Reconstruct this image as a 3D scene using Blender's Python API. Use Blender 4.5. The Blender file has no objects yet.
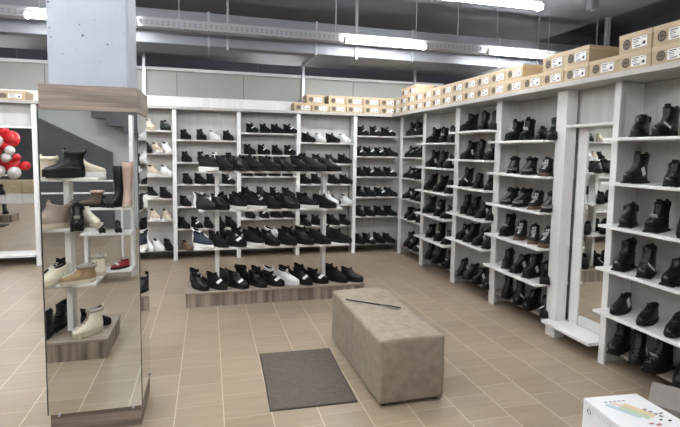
import bpy, bmesh, math, random
from mathutils import Vector, Matrix
random.seed(7)
PI = math.pi
S = bpy.context.scene
C = S.collection

# ------------------------------------------------------------------ camera
F, YAW, PIT, ROL, H = 483.685, 0.26639, 0.085524, 0.017313, 1.7
cy, sy, cp, sp = math.cos(YAW), math.sin(YAW), math.cos(PIT), math.sin(PIT)
fw = Vector((sy*cp, cy*cp, -sp)); rt = Vector((cy, -sy, 0)); up = rt.cross(fw)
r2 = rt*math.cos(ROL) + up*math.sin(ROL); u2 = -rt*math.sin(ROL) + up*math.cos(ROL)
cam = bpy.data.cameras.new('camera'); co = bpy.data.objects.new('camera', cam); C.objects.link(co)
cam.sensor_width = 36; cam.lens = F/680*36; cam.shift_y = -20.5/680
cam.clip_start = .05
m = Matrix((r2, u2, -fw)).transposed().to_4x4(); m.translation = Vector((0, 0, H))
co.matrix_world = m
S.camera = co

# ------------------------------------------------------------------ world, exposure
w = bpy.data.worlds.new('world'); S.world = w; w.use_nodes = True
w.node_tree.nodes['Background'].inputs[0].default_value = (.6, .65, .75, 1)
w.node_tree.nodes['Background'].inputs[1].default_value = .05
S.view_settings.view_transform = 'Standard'; S.view_settings.look = 'None'
S.view_settings.gamma = 1; S.view_settings.use_curve_mapping = False
S.view_settings.exposure = 1.82
LAMP = 38.0          # brightness of the fluorescent tubes

# ------------------------------------------------------------------ materials
def mat(name, col, rough=.6, metal=0, noise=0, scale=(6, 6, 6), col2=None, bump=0, spec=.5, coord='Object', detail=4, contrast=1):
    M = bpy.data.materials.new(name); M.use_nodes = True
    nt = M.node_tree; b = nt.nodes['Principled BSDF']
    b.inputs['Base Color'].default_value = (*col, 1); b.inputs['Roughness'].default_value = rough
    b.inputs['Metallic'].default_value = metal; b.inputs['Specular IOR Level'].default_value = spec
    if noise or col2 or bump:
        tc = nt.nodes.new('ShaderNodeTexCoord'); mp = nt.nodes.new('ShaderNodeMapping')
        mp.inputs['Scale'].default_value = scale
        nt.links.new(tc.outputs[coord], mp.inputs[0])
        n = nt.nodes.new('ShaderNodeTexNoise'); n.inputs['Detail'].default_value = detail
        n.inputs['Scale'].default_value = 1; nt.links.new(mp.outputs[0], n.inputs[0])
        if noise or col2:
            cr = nt.nodes.new('ShaderNodeValToRGB')
            c2 = col2 or tuple(c*(1-noise) for c in col)
            cr.color_ramp.elements[0].position = .5-.22/contrast; cr.color_ramp.elements[1].position = .5+.22/contrast
            cr.color_ramp.elements[0].color = (*c2, 1); cr.color_ramp.elements[1].color = (*col, 1)
            nt.links.new(n.outputs[0], cr.inputs[0]); nt.links.new(cr.outputs[0], b.inputs['Base Color'])
        if bump:
            bp = nt.nodes.new('ShaderNodeBump'); bp.inputs['Strength'].default_value = bump
            bp.inputs['Distance'].default_value = .01
            nt.links.new(n.outputs[0], bp.inputs['Height']); nt.links.new(bp.outputs[0], b.inputs['Normal'])
    return M
def emit(name, col, s):
    M = bpy.data.materials.new(name); M.use_nodes = True
    b = M.node_tree.nodes['Principled BSDF']; b.inputs['Base Color'].default_value = (.9, .9, .9, 1)
    b.inputs['Emission Color'].default_value = (*col, 1); b.inputs['Emission Strength'].default_value = s
    return M
def math_node(nt, op, a, b=None, c=None):
    n = nt.nodes.new('ShaderNodeMath'); n.operation = op
    for i, v in enumerate((a, b, c)):
        if v is None: continue
        if isinstance(v, (int, float)): n.inputs[i].default_value = v
        else: nt.links.new(v, n.inputs[i])
    return n.outputs[0]

def floor_mat():
    M = bpy.data.materials.new('floor_tiles'); M.use_nodes = True; nt = M.node_tree
    b = nt.nodes['Principled BSDF']
    tc = nt.nodes.new('ShaderNodeTexCoord'); sx = nt.nodes.new('ShaderNodeSeparateXYZ')
    nt.links.new(tc.outputs['Object'], sx.inputs[0])
    q = lambda op, a, b=None, c=None: math_node(nt, op, a, b, c)
    u = q('DIVIDE', q('SUBTRACT', sx.outputs[0], .0865), .3015); col = q('FLOOR', u); fu = q('SUBTRACT', u, col)
    v = q('DIVIDE', q('SUBTRACT', q('SUBTRACT', sx.outputs[1], .277), q('MULTIPLY', col, .1035)), .3035)
    row = q('FLOOR', v); fv = q('SUBTRACT', v, row)
    du = q('MINIMUM', fu, q('SUBTRACT', 1, fu)); dv = q('MINIMUM', fv, q('SUBTRACT', 1, fv))
    gu = q('LESS_THAN', du, .0095); gv = q('LESS_THAN', dv, .007)
    g = q('MAXIMUM', gu, q('MULTIPLY', gv, .75))
    cb = nt.nodes.new('ShaderNodeCombineXYZ'); nt.links.new(col, cb.inputs[0]); nt.links.new(row, cb.inputs[1])
    wn = nt.nodes.new('ShaderNodeTexWhiteNoise'); nt.links.new(cb.outputs[0], wn.inputs[0])
    # brushed streaks along X inside each tile
    off = nt.nodes.new('ShaderNodeVectorMath'); off.operation = 'MULTIPLY_ADD'
    nt.links.new(cb.outputs[0], off.inputs[0]); off.inputs[1].default_value = (3.7, 5.1, 1); 
    sc = nt.nodes.new('ShaderNodeVectorMath'); sc.operation = 'MULTIPLY'; sc.inputs[1].default_value = (2.2, 22, 1)
    nt.links.new(tc.outputs['Object'], sc.inputs[0]); nt.links.new(sc.outputs[0], off.inputs[2])
    no = nt.nodes.new('ShaderNodeTexNoise'); no.inputs['Scale'].default_value = 1; no.inputs['Detail'].default_value = 5
    nt.links.new(off.outputs[0], no.inputs[0])
    t = q('ADD', q('MULTIPLY', wn.outputs[0], .38), q('MULTIPLY', no.outputs[0], .75))
    cr = nt.nodes.new('ShaderNodeValToRGB'); nt.links.new(t, cr.inputs[0])
    cr.color_ramp.elements[0].position = .25; cr.color_ramp.elements[1].position = .9
    cr.color_ramp.elements[0].color = (.28, .213, .146, 1); cr.color_ramp.elements[1].color = (.385, .305, .218, 1)
    mx = nt.nodes.new('ShaderNodeMix'); mx.data_type = 'RGBA'
    nt.links.new(g, mx.inputs[0]); nt.links.new(cr.outputs[0], mx.inputs[6]); mx.inputs[7].default_value = (.60, .52, .41, 1)
    nt.links.new(mx.outputs[2], b.inputs['Base Color'])
    nt.links.new(q('ADD', .36, q('MULTIPLY', g, .3)), b.inputs['Roughness'])
    bp = nt.nodes.new('ShaderNodeBump'); bp.inputs['Strength'].default_value = .25; bp.inputs['Distance'].default_value = .002
    nt.links.new(q('SUBTRACT', q('MULTIPLY', no.outputs[0], .3), g), bp.inputs['Height']); nt.links.new(bp.outputs[0], b.inputs['Normal'])
    return M
def plank_mat(name, base, seam, pitch, axis=0, noise=.1, dirty=(14, 14, 1.2)):
    """laminate with fine grain along Z and vertical board seams every pitch metres of local axis"""
    M = mat(name, base, .5, noise=noise, scale=dirty); nt = M.node_tree; b = nt.nodes['Principled BSDF']
    tc = nt.nodes.new('ShaderNodeTexCoord'); sx = nt.nodes.new('ShaderNodeSeparateXYZ'); nt.links.new(tc.outputs['Object'], sx.inputs[0])
    f = math_node(nt, 'FRACT', math_node(nt, 'DIVIDE', sx.outputs[axis], pitch))
    g = math_node(nt, 'LESS_THAN', f, .05)
    mx = nt.nodes.new('ShaderNodeMix'); mx.data_type = 'RGBA'
    nt.links.new(g, mx.inputs[0]); nt.links.new(b.inputs['Base Color'].links[0].from_socket, mx.inputs[6]); mx.inputs[7].default_value = (*seam, 1)
    nt.links.new(mx.outputs[2], b.inputs['Base Color'])
    return M

MT = dict(
    floor=floor_mat(),
    shelf=mat('white_laminate', (.80, .79, .765), .4, noise=.06, scale=(2, 30, 30)),
    upright=mat('white_laminate_upright', (.80, .79, .77), .4, noise=.08, scale=(40, 40, 1.5)),
    back=plank_mat('pale_board_back', (.60, .585, .555), (.48, .465, .44), .115, 0, .16),
    board=mat('shaded_top_board', (.46, .44, .41), .5, noise=.12, scale=(24, 24, 1.5)),  # pale board darkened: its shade is put into the base colour
    fascia=mat('pale_birch_fascia', (.76, .75, .72), .5, noise=.12, scale=(24, 24, 1.5)),
    lowshelf=mat('taupe_laminate', (.30, .26, .225), .5, noise=.2, scale=(3, 20, 20)),
    oak_h=mat('grey_oak_horizontal', (.31, .245, .19), .5, col2=(.15, .115, .088), scale=(1.8, 1.8, 34), detail=9, contrast=1.5),
    oak_v=mat('grey_oak_vertical', (.36, .29, .225), .5, col2=(.12, .09, .07), scale=(17, 17, 1.1), detail=8, contrast=1.5),
    oak_t=mat('grey_oak_top', (.36, .295, .235), .45, col2=(.25, .2, .16), scale=(1.6, 26, 20), detail=6),
    concrete=mat('painted_column_plaster', (.39, .415, .46), .8, noise=.10, scale=(9, 9, 9), bump=.3, detail=8),
    chip=mat('chipped_plaster', (.16, .16, .17), .9),
    ceil=mat('raw_ceiling', (.25, .255, .275), .85, noise=.18, scale=(.8, .8, .8)),
    void=mat('dark_void_paint', (.17, .175, .205), .9, noise=.15, scale=(.6, .6, .6)),
    duct=mat('galvanised_duct', (.22, .225, .245), .55, .2, noise=.15, scale=(.5, 6, 6)),
    traym=mat('tray_zinc', (.33, .33, .34), .5, .2),
    lace=mat('black_lace', (.075, .073, .07), .7),
    steel=mat('steel', (.55, .57, .6), .4, .5),
    dsteel=mat('tray_steel', (.33, .335, .35), .5, .4),
    white=mat('white_paint', (.78, .78, .78), .5),
    panel=mat('sandwich_wall_panel', (.30, .30, .275), .6, noise=.05, scale=(.6, .6, .6)),
    seam=mat('panel_joint', (.13, .13, .13), .7),
    lwall=mat('grey_wall', (.42, .43, .43), .8, noise=.06, scale=(1, 1, 1)),
    dwall=mat('charcoal_wall', (.075, .077, .085), .7, noise=.25, scale=(3, 3, 3)),
    tube=emit('tube_glow', (.93, .96, 1), LAMP),
    mirror=mat('mirror_glass', (.86, .88, .86), .015, 1),
    medge=mat('mirror_edge', (.03, .035, .035), .3),
    suede=mat('taupe_suede', (.33, .275, .205), .9, col2=(.225, .185, .135), scale=(17, 17, 17), detail=9, bump=.25, contrast=.9),
    button=mat('suede_seam', (.2, .17, .135), .9),
    rubber=mat('black_rubber', (.02, .02, .02), .6),
    mat=mat('brown_doormat', (.125, .098, .078), .95, col2=(.09, .07, .056), scale=(30, 30, 30), detail=8, bump=.6),
    matedge=mat('doormat_edge', (.05, .04, .034), .9),
    kraft=mat('kraft_card', (.47, .365, .235), .75, noise=.08, scale=(5, 5, 5)),
    kraftlid=mat('kraft_card_lid', (.54, .425, .28), .75, noise=.06, scale=(5, 5, 5)),
    ink=mat('dark_ink', (.05, .045, .04), .8),
    inkbrown=mat('brown_ink', (.19, .145, .10), .8),
    paper=mat('white_sticker', (.80, .80, .78), .6),
    wcard=mat('white_card', (.84, .84, .84), .5),
    tcard=mat('taupe_card', (.27, .24, .22), .6, noise=.03, scale=(4, 4, 4)),
    red=mat('red_balloon', (.62, .015, .02), .25), wball=mat('white_balloon', (.8, .76, .76), .25),
    grey=mat('grey_ink', (.3, .3, .3), .7), teal=mat('teal_print', (.50, .62, .67), .6), green=mat('green_print', (.55, .62, .45), .6),
    yellow=mat('yellow_print', (.75, .62, .34), .6), pink=mat('pink_print', (.80, .66, .60), .6), redp=mat('red_print', (.50, .22, .20), .6),
    # shoes
    black=mat('black_leather', (.009, .0086, .0086), .34, spec=.36, noise=.3, scale=(30, 30, 30), bump=.2),
    blackmesh=mat('black_textile', (.009, .009, .0095), .85, spec=.22, noise=.4, scale=(90, 90, 90)),
    charcoal=mat('charcoal_textile', (.032, .032, .033), .85, spec=.22, noise=.3, scale=(60, 60, 60)),
    navy=mat('navy_textile', (.022, .03, .048), .8), dbrown=mat('dark_brown_leather', (.07, .045, .03), .5),
    brown=mat('brown_leather', (.16, .10, .062), .55), tan=mat('tan_suede', (.36, .24, .13), .85, noise=.2, scale=(20, 20, 20)),
    beige=mat('beige_suede', (.62, .52, .40), .85, noise=.12, scale=(20, 20, 20)), cream=mat('cream_leather', (.76, .70, .55), .55),
    wshoe=mat('white_leather', (.78, .78, .77), .45), taupe=mat('taupe_leather', (.33, .25, .20), .6),
    pinkish=mat('dusty_rose_suede', (.45, .31, .26), .8), maroon=mat('maroon_leather', (.28, .02, .03), .4),
    greysh=mat('grey_suede', (.24, .225, .21), .8), dgreen=mat('dark_green_leather', (.02, .032, .027), .4),
    lining=mat('dark_lining', (.012, .011, .011), .95), fleece=mat('fleece_lining', (.5, .46, .4), .98, bump=.8, scale=(80, 80, 80), noise=.2),
    bsole=mat('black_sole', (.008, .008, .008), .6, spec=.25), wsole=mat('white_sole', (.75, .74, .71), .55), brsole=mat('brown_sole', (.15, .085, .055), .6),
    gum=mat('cream_sole', (.55, .48, .36), .6), metalb=mat('eyelet_metal', (.35, .35, .35), .35, .8),
)

# ------------------------------------------------------------------ helpers
def mb(): return bmesh.new()
def box(b, x0, x1, y0, y1, z0, z1, bev=0, rot=None, seg=1):
    r = bmesh.ops.create_cube(b, size=1)['verts']
    for v in r: v.co = Vector(((x0+x1)/2+v.co.x*(x1-x0), (y0+y1)/2+v.co.y*(y1-y0), (z0+z1)/2+v.co.z*(z1-z0)))
    if bev:
        es = set(e for v in r for e in v.link_edges)
        g = bmesh.ops.bevel(b, geom=list(es), offset=bev, segments=seg, affect='EDGES', profile=.5)
        r = list(set(v for f in g['faces'] for v in f.verts) | set(v for v in r if v.is_valid))
    if rot: bmesh.ops.transform(b, matrix=rot, verts=r)
    return r
def tube(b, p0, p1, rad, n=8, r1=None):
    p0, p1 = Vector(p0), Vector(p1); d = p1-p0
    r = bmesh.ops.create_cone(b, cap_ends=True, segments=n, radius1=rad, radius2=r1 or rad, depth=d.length)['verts']
    q = d.to_track_quat('Z', 'Y').to_matrix().to_4x4(); q.translation = (p0+p1)/2
    bmesh.ops.transform(b, matrix=q, verts=r); return r
def prism(b, pts, y0, y1, axis='y'):
    """outline in x,z extruded in y (or x,y in z)"""
    if axis == 'y': A = [b.verts.new((x, y0, z)) for x, z in pts]; B = [b.verts.new((x, y1, z)) for x, z in pts]
    elif axis == 'z': A = [b.verts.new((x, y, y0)) for x, y in pts]; B = [b.verts.new((x, y, y1)) for x, y in pts]
    n = len(pts); b.faces.new(A); b.faces.new(B[::-1])
    for i in range(n): b.faces.new((A[i], B[i], B[(i+1) % n], A[(i+1) % n]))
def mesh(name, b, smooth=False):
    bmesh.ops.recalc_face_normals(b, faces=b.faces)
    me = bpy.data.meshes.new(name); b.to_mesh(me); b.free()
    if smooth:
        for p in me.polygons: p.use_smooth = True
    return me
def obj(name, b, m, parent=None, label=None, smooth=False, loc=None, rz=0):
    me = mesh(name, b, smooth) if isinstance(b, bmesh.types.BMesh) else b
    if not me.materials: me.materials.append(MT[m])
    o = bpy.data.objects.new(name, me); C.objects.link(o)
    if parent: o.parent = parent
    if label: o['label'] = label
    if loc: o.location = loc
    if rz: o.rotation_euler = (0, 0, rz)
    return o
def tag(o, label, cat, group=None):
    o['label'] = label; o['category'] = cat
    if group: o['group'] = group
    return o
def thing(name, label, cat, loc=(0, 0, 0), rz=0, group=None):
    o = bpy.data.objects.new(name, None); C.objects.link(o); o.location = loc; o.rotation_euler = (0, 0, rz)
    o.empty_display_size = .05
    return tag(o, label, cat, group)
def struct(name, b, m, label=None, smooth=False):
    o = obj(name, b, m, smooth=smooth); o['kind'] = 'structure'
    if label: o['label'] = label
    return o
def copy_tree(o, parent=None):
    c = o.copy(); C.objects.link(c)
    if parent: c.parent = parent
    for ch in list(o.children): copy_tree(ch, c)
    return c
def bx(*a, **k):
    b = mb(); box(b, *a, **k); return b

# ------------------------------------------------------------------ the room
struct('floor', bx(-8, 9, -5, 13, -.06, 0), 'floor')
struct('ceiling', bx(-8, 6.33, -5, 8.7, 3.95, 4.15), 'ceil')
struct('ceiling_void', bx(-8, 9, -5, 13, 4.6, 4.7), 'void')
struct('wall_left', bx(-8.1, -8, -5, 13, 0, 4.6), 'lwall')
struct('wall_right', bx(9, 9.1, -5, 13, 0, 4.6), 'void')
struct('wall_far', bx(-8.1, 9.1, 13, 13.1, 0, 4.6), 'void')
struct('wall_rear', bx(-8.1, 9.1, -5.1, -5, 0, 4.6), 'lwall')
# partition of sandwich panels behind the racks, steel rail on top
struct('wall_back', bx(-8, 4.05, 8.05, 8.11, 0, 2.895), 'panel')
for i, x in enumerate((-3.6, -2.3, -.47, .55, 2.39)):
    struct('trim_%d' % (i+1), bx(x, x+.012, 8.044, 8.05, 2.2, 2.88), 'seam')
struct('trim_6', bx(-8, 4.08, 8.02, 8.13, 2.90, 2.945), 'white')
for i, x in enumerate((-.96, 1.50, 3.49)):
    struct('trim_%d' % (i+7), bx(x, x+.045, 7.99, 8.03, 2.2, 3.33), 'steel')
struct('wall_side', bx(3.42, 3.46, 1.2, 8.05, 0, 2.28), 'panel')
b = mb(); box(b, 6.26, 6.325, 6.64, 6.70, 0, 3.949); struct('trim_10', b, 'steel')
# staircase side and charcoal wall at the rear of the shop
b = mb(); prism(b, [(-8, 0), (-1.93, 0), (-1.93, 1.60), (-3.35, 2.30), (-4.0, 2.62), (-8, 2.62)], -4.95, -4.90)
struct('wall_stair', b, 'dwall')
t = thing('staircase', 'dark stair flight with stepped underside high on the grey rear wall', 'stairs', (0, -4.6, 0))
b = mb(); prism(b, [(-2.2, 2.27), (-1.95, 2.27), (-1.95, 2.12), (-1.62, 2.12), (-1.62, 1.98), (-1.2, 1.98), (-1.2, 2.5), (-1.6, 2.9), (-2.2, 2.9)], -.25, .25)
obj('flight', b, 'dwall', t)
t['label'] = 'dark stair flight with stepped underside in front of the grey rear wall'
b = mb(); tube(b, (-1.9, .2, 2.9), (-1.9, .2, 3.95), .02); obj('hanger', b, 'dsteel', t)

# beams, duct, cable tray, pipe under the ceiling
d = thing('ventilation_duct', 'long grey rectangular metal duct under the ceiling behind the lamps', 'duct', (0, 0, 0))
b = mb(); box(b, -8, 8.9, 7.0, 7.75, 3.10, 3.545, bev=.006)
obj('casing', b, 'duct', d)
for x in (-6, -4.5, -3, -1.5, 0, 1.5, 3.0, 4.5, 6.0): obj('flange', bx(x, x+.03, 6.985, 7.77, 3.085, 3.56), 'dsteel', d)
for x in (-3.9, .25, 2.1, 5.2):
    obj('hanger', bx(x, x+.03, 6.96, 6.983, 3.06, 4.6), 'dsteel', d)
t = thing('ventilation_duct', 'narrower dim duct hanging beyond the partition wall rail', 'duct', (0, 0, 0))
obj('casing', bx(-8, 8.9, 9.0, 9.6, 3.36, 3.62), 'duct', t)
for x in (-4, 0, 4): obj('hanger', bx(x, x+.03, 8.97, 9.0, 3.35, 4.6), 'dsteel', t)
tr = thing('cable_tray', 'slotted grey cable tray running in line with the ceiling lamps', 'cable tray')
b = mb()
for z0, z1 in ((3.215, 3.245), (3.262, 3.275), (3.292, 3.33)): box(b, -8, 8.9, 6.60, 6.604, z0, z1)
box(b, -8, 8.9, 6.604, 6.75, 3.215, 3.219)
x = -8
while x < 8.9:
    box(b, x, x+.035, 6.6005, 6.6035, 3.24, 3.30); x += .065
obj('tray', b, 'traym', tr)
for x in (-5.1, -3.1, -.35, 1.72, 3.6, 6.1):
    b = mb(); tube(b, (x, 6.68, 3.20), (x, 6.68, 3.95), .008); obj('hanger_rod', b, 'dsteel', tr)
t = thing('junction_box', 'small grey box under the ceiling above the right shoe boxes', 'electrical box', (5.31, 5.93, 3.78))
b = mb(); box(b, -.06, .06, -.06, .06, 0, .17, bev=.008); obj('housing', b, 'duct', t); b = mb(); tube(b, (0, 0, -.02), (0, 0, 0), .03, 12); obj('lens', b, 'dsteel', t)

def ceiling_light(label):
    t = thing('ceiling_light', label, 'ceiling light', group='fluorescent batten lights')
    b = mb(); box(b, -.6, .6, -.035, .035, .02, .06, bev=.005)
    for s in (-1, 1): box(b, s*.595-.008, s*.595+.008, -.055, .055, -.03, .03, bev=.003)
    obj('housing', b, 'white', t)
    for y in (-.030, .030):
        b = mb(); tube(b, (-.585, y, 0), (.585, y, 0), .0145, 10); obj('tube', b, 'tube', t, smooth=False)
    for x in (-.45, .45):
        b = mb(); tube(b, (x, 0, .06), (x, 0, .72), .005, 6); obj('hanger_rod', b, 'dsteel', t)
    return t
lproto = ceiling_light('x')
lights = []
for y, xs in ((6.5, (-4.6, -1.43, 2.4, 4.6)), (4.38, (-3.2, -.4, 2.69)), (2.1, (-4.9, -1.6, .9)), (-.2, (-3.6, -.4)), (-2.6, (-5, -1.8))):
    for x in xs: lights.append((x, y))
names = {(2.4, 6.5): 'lit fluorescent batten near the middle of the ceiling, before the duct',
         (4.6, 6.5): 'lit fluorescent batten above the shoe boxes of the right wall',
         (-1.43, 6.5): 'lit fluorescent batten mostly hidden behind the plastered column',
         (2.69, 4.38): 'nearest lit fluorescent batten, cut by the top edge of the photo'}
for i, (x, y) in enumerate(lights):
    o = lproto if i == 0 else copy_tree(lproto)
    o.location = (x, y, 3.2)
    o['label'] = names.get((x, y), 'lit fluorescent batten light on the ceiling outside the direct view')

for x, y, z in ((-4, 10.8, 2.5), (1.5, 10.8, 2.5), (6.2, 9.2, 2.4), (5.6, 3.6, 1.9)):  # unseen extra battens, added to brighten the dark void behind the partitions
    o = copy_tree(lproto); o.location = (x, y, z)
    o['label'] = 'lit fluorescent batten in the neighbouring void, added out of sight to brighten it'
for o in [c for c in bpy.data.objects if c.get('label', '').startswith('lit fluorescent batten in the neigh')]:
    for c in o.children:
        if c.name.startswith('hanger_rod'): c.scale = (1, 1, (4.6-o.location.z)/.72); c.location.z = .06*(1-(4.6-o.location.z)/.72)
# ------------------------------------------------------------------ racks
ODD = (.15, .62, .95, 1.29, 1.63, 1.97); EVEN = (.15, .48, .825, 1.165, 1.50, 1.84)
def rack_bay(label, loc, rz, x0, x1, levels, prot=0, uw=.07, uwr=None, left=True, right=False, leftx=None, depth=.28, sx0=None):
    """local x along the wall, y=0 is the upright face, +y into the wall"""
    uwr = uw if uwr is None else uwr
    t = thing('shoe_rack', label, 'shoe rack', loc, rz, 'white shoe rack bays')
    obj('back_panel', bx(x0-uw/2, x1-uwr/2-.001, depth-.012, depth, .15, 2.285), 'back', t)
    ups = ([x0 if leftx is None else leftx] if left else []) + ([x1] if right else [])
    for ux in ups:
        b = mb(); box(b, ux-uw/2, ux+uw/2, 0, .022, 0, 2.285, bev=.002); box(b, ux-uw/2, ux-uw/2+.022, .02, depth-.013, 0, 2.285)
        obj('upright', b, 'upright', t)
    s0 = x0-uw/2+.0225; xe = x1-uwr/2-.001 if not right else x1-uw/2
    for i, z in enumerate(levels):
        y0 = .012 if i == 0 else (-prot if prot else -.004)
        b = mb()
        if prot and i:
            box(b, x0+.03, x1-.022, y0, -.0005, z-.022, z, bev=.002); box(b, s0, xe, .0225, depth-.013, z-.022, z); box(b, x0+uw/2, xe, -.0005, .0225, z-.022, z)
        else: box(b, s0, xe, .0225, depth-.013, z-.022, z); box(b, max(s0, (x0 if leftx is None else x0-uw/2)+uw/2), xe, y0, .0225, z-.022, z, bev=.002)
        obj('shelf', b, 'lowshelf' if i == 0 else 'shelf', t, label='taupe bottom shelf board' if i == 0 else None)
    return t
BX = (-2.345, -1.43, -.49, .46, 1.395, 2.345, 3.385)
bnames = ['leftmost back rack bay behind the mirrored column', 'back rack bay just right of the mirrored column', 'second back bay right of the column',
          'third back bay right of the column', 'fourth back bay right of the column', 'back rack bay touching the room corner']
BZ = []
for i in range(6):
    lv = EVEN if i % 2 == 0 else ODD
    # bays: -2.345 EVEN, -1.43 ODD, -.49 EVEN, .46 ODD, 1.395 EVEN, 2.345 ODD
    x0, x1 = BX[i], BX[i+1]
    if i == 5:
        t = thing('shoe_rack', 'white ' + bnames[i], 'shoe rack', (x0, 7.685, 0), 0, 'white shoe rack bays')
        obj('back_panel', bx(0, x1-x0, .268, .28, .15, 2.285), 'back', t)
        b = mb(); box(b, -.03, .03, 0, .022, 0, 2.285, bev=.002); box(b, -.011, .011, .02, .267, 0, 2.285); obj('upright', b, 'upright', t)
        for k, z in enumerate(lv): obj('shelf', bx(.012, 3.095-x0, -.004 if k else .012, .267, z-.022, z, bev=.002), 'lowshelf' if k == 0 else 'shelf', t)
    else:
        rack_bay('white ' + bnames[i], (x0, 7.685, 0), 0, 0, x1-x0, lv, uw=.06)
RY = (7.67, 6.67, 5.68, 4.76, 3.80, 3.147, 2.2, 1.25)
rnames = ['first right rack bay from the corner', 'second right rack bay from the corner', 'third right rack bay from the corner', 'fourth right bay, beside the mirror', None, 'nearest right bay, past the mirror', 'right rack bay next to the camera']
for i in (0, 1, 2, 3, 5, 6):
    lv = ODD if i in (0, 2) else EVEN
    if i == 6: lv = ODD
    rack_bay('white ' + rnames[i], (3.105, RY[i], 0), -PI/2, 0, RY[i]-RY[i+1], lv, prot=0 if i == 0 else .14,
             uw=.10 if i != 5 else .06, uwr={3: .065, 5: .102, 6: .10}.get(i), leftx=.11 if i == 0 else None, right=(i == 6))
# mirror bay on the right
t = thing('mirror_bay', 'tall mirror in a white bay between the right shoe racks', 'mirror', (3.105, 3.80, 0), -PI/2)
b = mb(); box(b, -.030, .10, 0, .022, 0, 2.285, bev=.002); box(b, .085, .10, .02, .112, 0, 2.285); obj('upright', b, 'upright', t)
obj('back_panel', bx(.10, .641, .134, .146, .15, 2.285), 'back', t)
obj('shelf', bx(.10, .641, -.004, .132, 1.95, 1.972, bev=.002), 'shelf', t)
obj('base_board', bx(.03, .62, -.10, .126, .135, .165, bev=.003), 'shelf', t)
obj('mirror_frame', bx(.135, .235, .117, .127, .166, 1.949, bev=.002), 'upright', t)
obj('mirror_panel', bx(.101, .64, .128, .133, .166, 1.949), 'mirror', t, label='tall mirror glass')
t2 = thing('mirror_bay', 'tall white framed mirror reflecting balloons at the left edge', 'mirror', (-3.3, 7.685, 0))
b = mb(); box(b, -.03, .03, 0, .022, 0, 2.285, bev=.002); box(b, -.011, .011, .02, .267, 0, 2.285); obj('upright', b, 'upright', t2)
obj('back_panel', bx(.012, .94, .134, .146, .15, 2.285), 'back', t2)
obj('shelf', bx(.012, .94, -.004, .132, 1.95, 1.972, bev=.002), 'shelf', t2)
obj('base_board', bx(.035, .92, -.05, .126, .135, .165, bev=.003), 'shelf', t2)
obj('mirror_panel', bx(.013, .935, .128, .133, .166, 1.949), 'mirror', t2, label='tall mirror glass')

# top boards and fascia
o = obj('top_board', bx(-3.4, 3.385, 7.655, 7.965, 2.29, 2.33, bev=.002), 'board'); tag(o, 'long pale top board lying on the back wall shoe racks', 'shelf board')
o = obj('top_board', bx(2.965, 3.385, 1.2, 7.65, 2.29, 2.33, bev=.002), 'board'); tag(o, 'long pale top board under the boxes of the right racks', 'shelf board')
o = obj('fascia_board', bx(-3.4, 3.385, 7.966, 7.984, 2.331, 2.502, bev=.002), 'fascia'); tag(o, 'pale upright fascia board standing along the top of the back racks', 'board')

# ------------------------------------------------------------------ mirror-clad column
b = mb(); box(b, -.868, -.448, 3.10, 3.46, 0, 4.6, bev=.008)
struct('column', b, 'concrete', 'painted plaster column rising to the ceiling')
b = mb()
for k, (x, z, s) in enumerate([(-.855, 2.50, .011), (-.851, 2.36, .007), (-.846, 2.31, .006), (-.70, 2.39, .006), (-.685, 2.33, .010), (-.555, 2.29, .008), (-.62, 2.42, .004), (-.79, 2.22, .005), (-.86, 2.62, .006), (-.47, 2.36, .005), (-.72, 2.25, .004), (-.60, 2.19, .004)]):
    r = bmesh.ops.create_icosphere(b, subdivisions=1, radius=s)['verts']
    for v in r: v.co = Vector((x+v.co.x*random.uniform(.6, 1.1), 3.0995+v.co.y*.15, z+v.co.z*random.uniform(.6, 1)))
o = struct('trim_11', b, 'chip', 'small chips in the column plaster')
cl = thing('column_mirror', 'mirror cladding with grey oak crown around the plastered column', 'mirror', (0, 0, 0))
X0, X1, Y0, Y1 = -.912, -.398, 3.045, 3.515
def ring(b, x0, x1, y0, y1, th, z0, z1, bev=.002):
    box(b, x0, x1, y0, y0+th, z0, z1, bev=bev); box(b, x0, x1, y1-th, y1, z0, z1, bev=bev)
    box(b, x0, x0+th, y0+th, y1-th, z0, z1); box(b, x1-th, x1, y0+th, y1-th, z0, z1)
b = mb(); ring(b, X0+.010, X1+.004, Y0-.004, Y1+.004, .018, 1.905, 2.045); 
obj('crown', b, 'oak_h', cl, label='grey oak crown frame')
b = mb(); ring(b, X0+.01, X1-.008, Y0+.012, Y1-.008, .018, 0, .132); obj('base', b, 'oak_h', cl, label='grey oak base frame')
b = mb(); ring(b, X0+.012, X1-.012, Y0+.012, Y1-.012, .012, .132, 1.905, 0); obj('backing', b, 'medge', cl)
obj('mirror_panel', bx(X0+.004, X1-.002, Y0+.003, Y0+.009, .134, 1.904), 'mirror', cl)
obj('mirror_panel', bx(X1-.010, X1-.004, Y0+.014, Y1-.004, .134, 1.904), 'mirror', cl)
obj('mirror_panel', bx(X0+.004, X0+.010, Y0+.014, Y1-.004, .134, 1.904), 'mirror', cl)
obj('mirror_panel', bx(X0+.012, X1-.012, Y1-.009, Y1-.003, .134, 1.904), 'mirror', cl)
b = mb(); box(b, X0-.001, X0+.004, Y0, Y0+.009, .134, 1.904); box(b, X1-.002, X1+.002, Y0, Y0+.009, .134, 1.904); box(b, X1-.012, X1-.003, Y0+.009, Y0+.014, .134, 1.904)
obj('mirror_edge', b, 'medge', cl)
for p in ((X0+.06, Y0, .132), (X1-.05, Y0, .132)):
    b = mb(); tube(b, (p[0], p[1]-.006, p[2]), (p[0], p[1]+.02, p[2]), .008, 12); obj('mirror_clip', b, 'steel', cl)
b = mb(); tube(b, (X1-.01, Y1-.05, .14), (X1+.006, Y1-.05, .14), .008, 12); obj('mirror_clip', b, 'metalb', cl)

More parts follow.
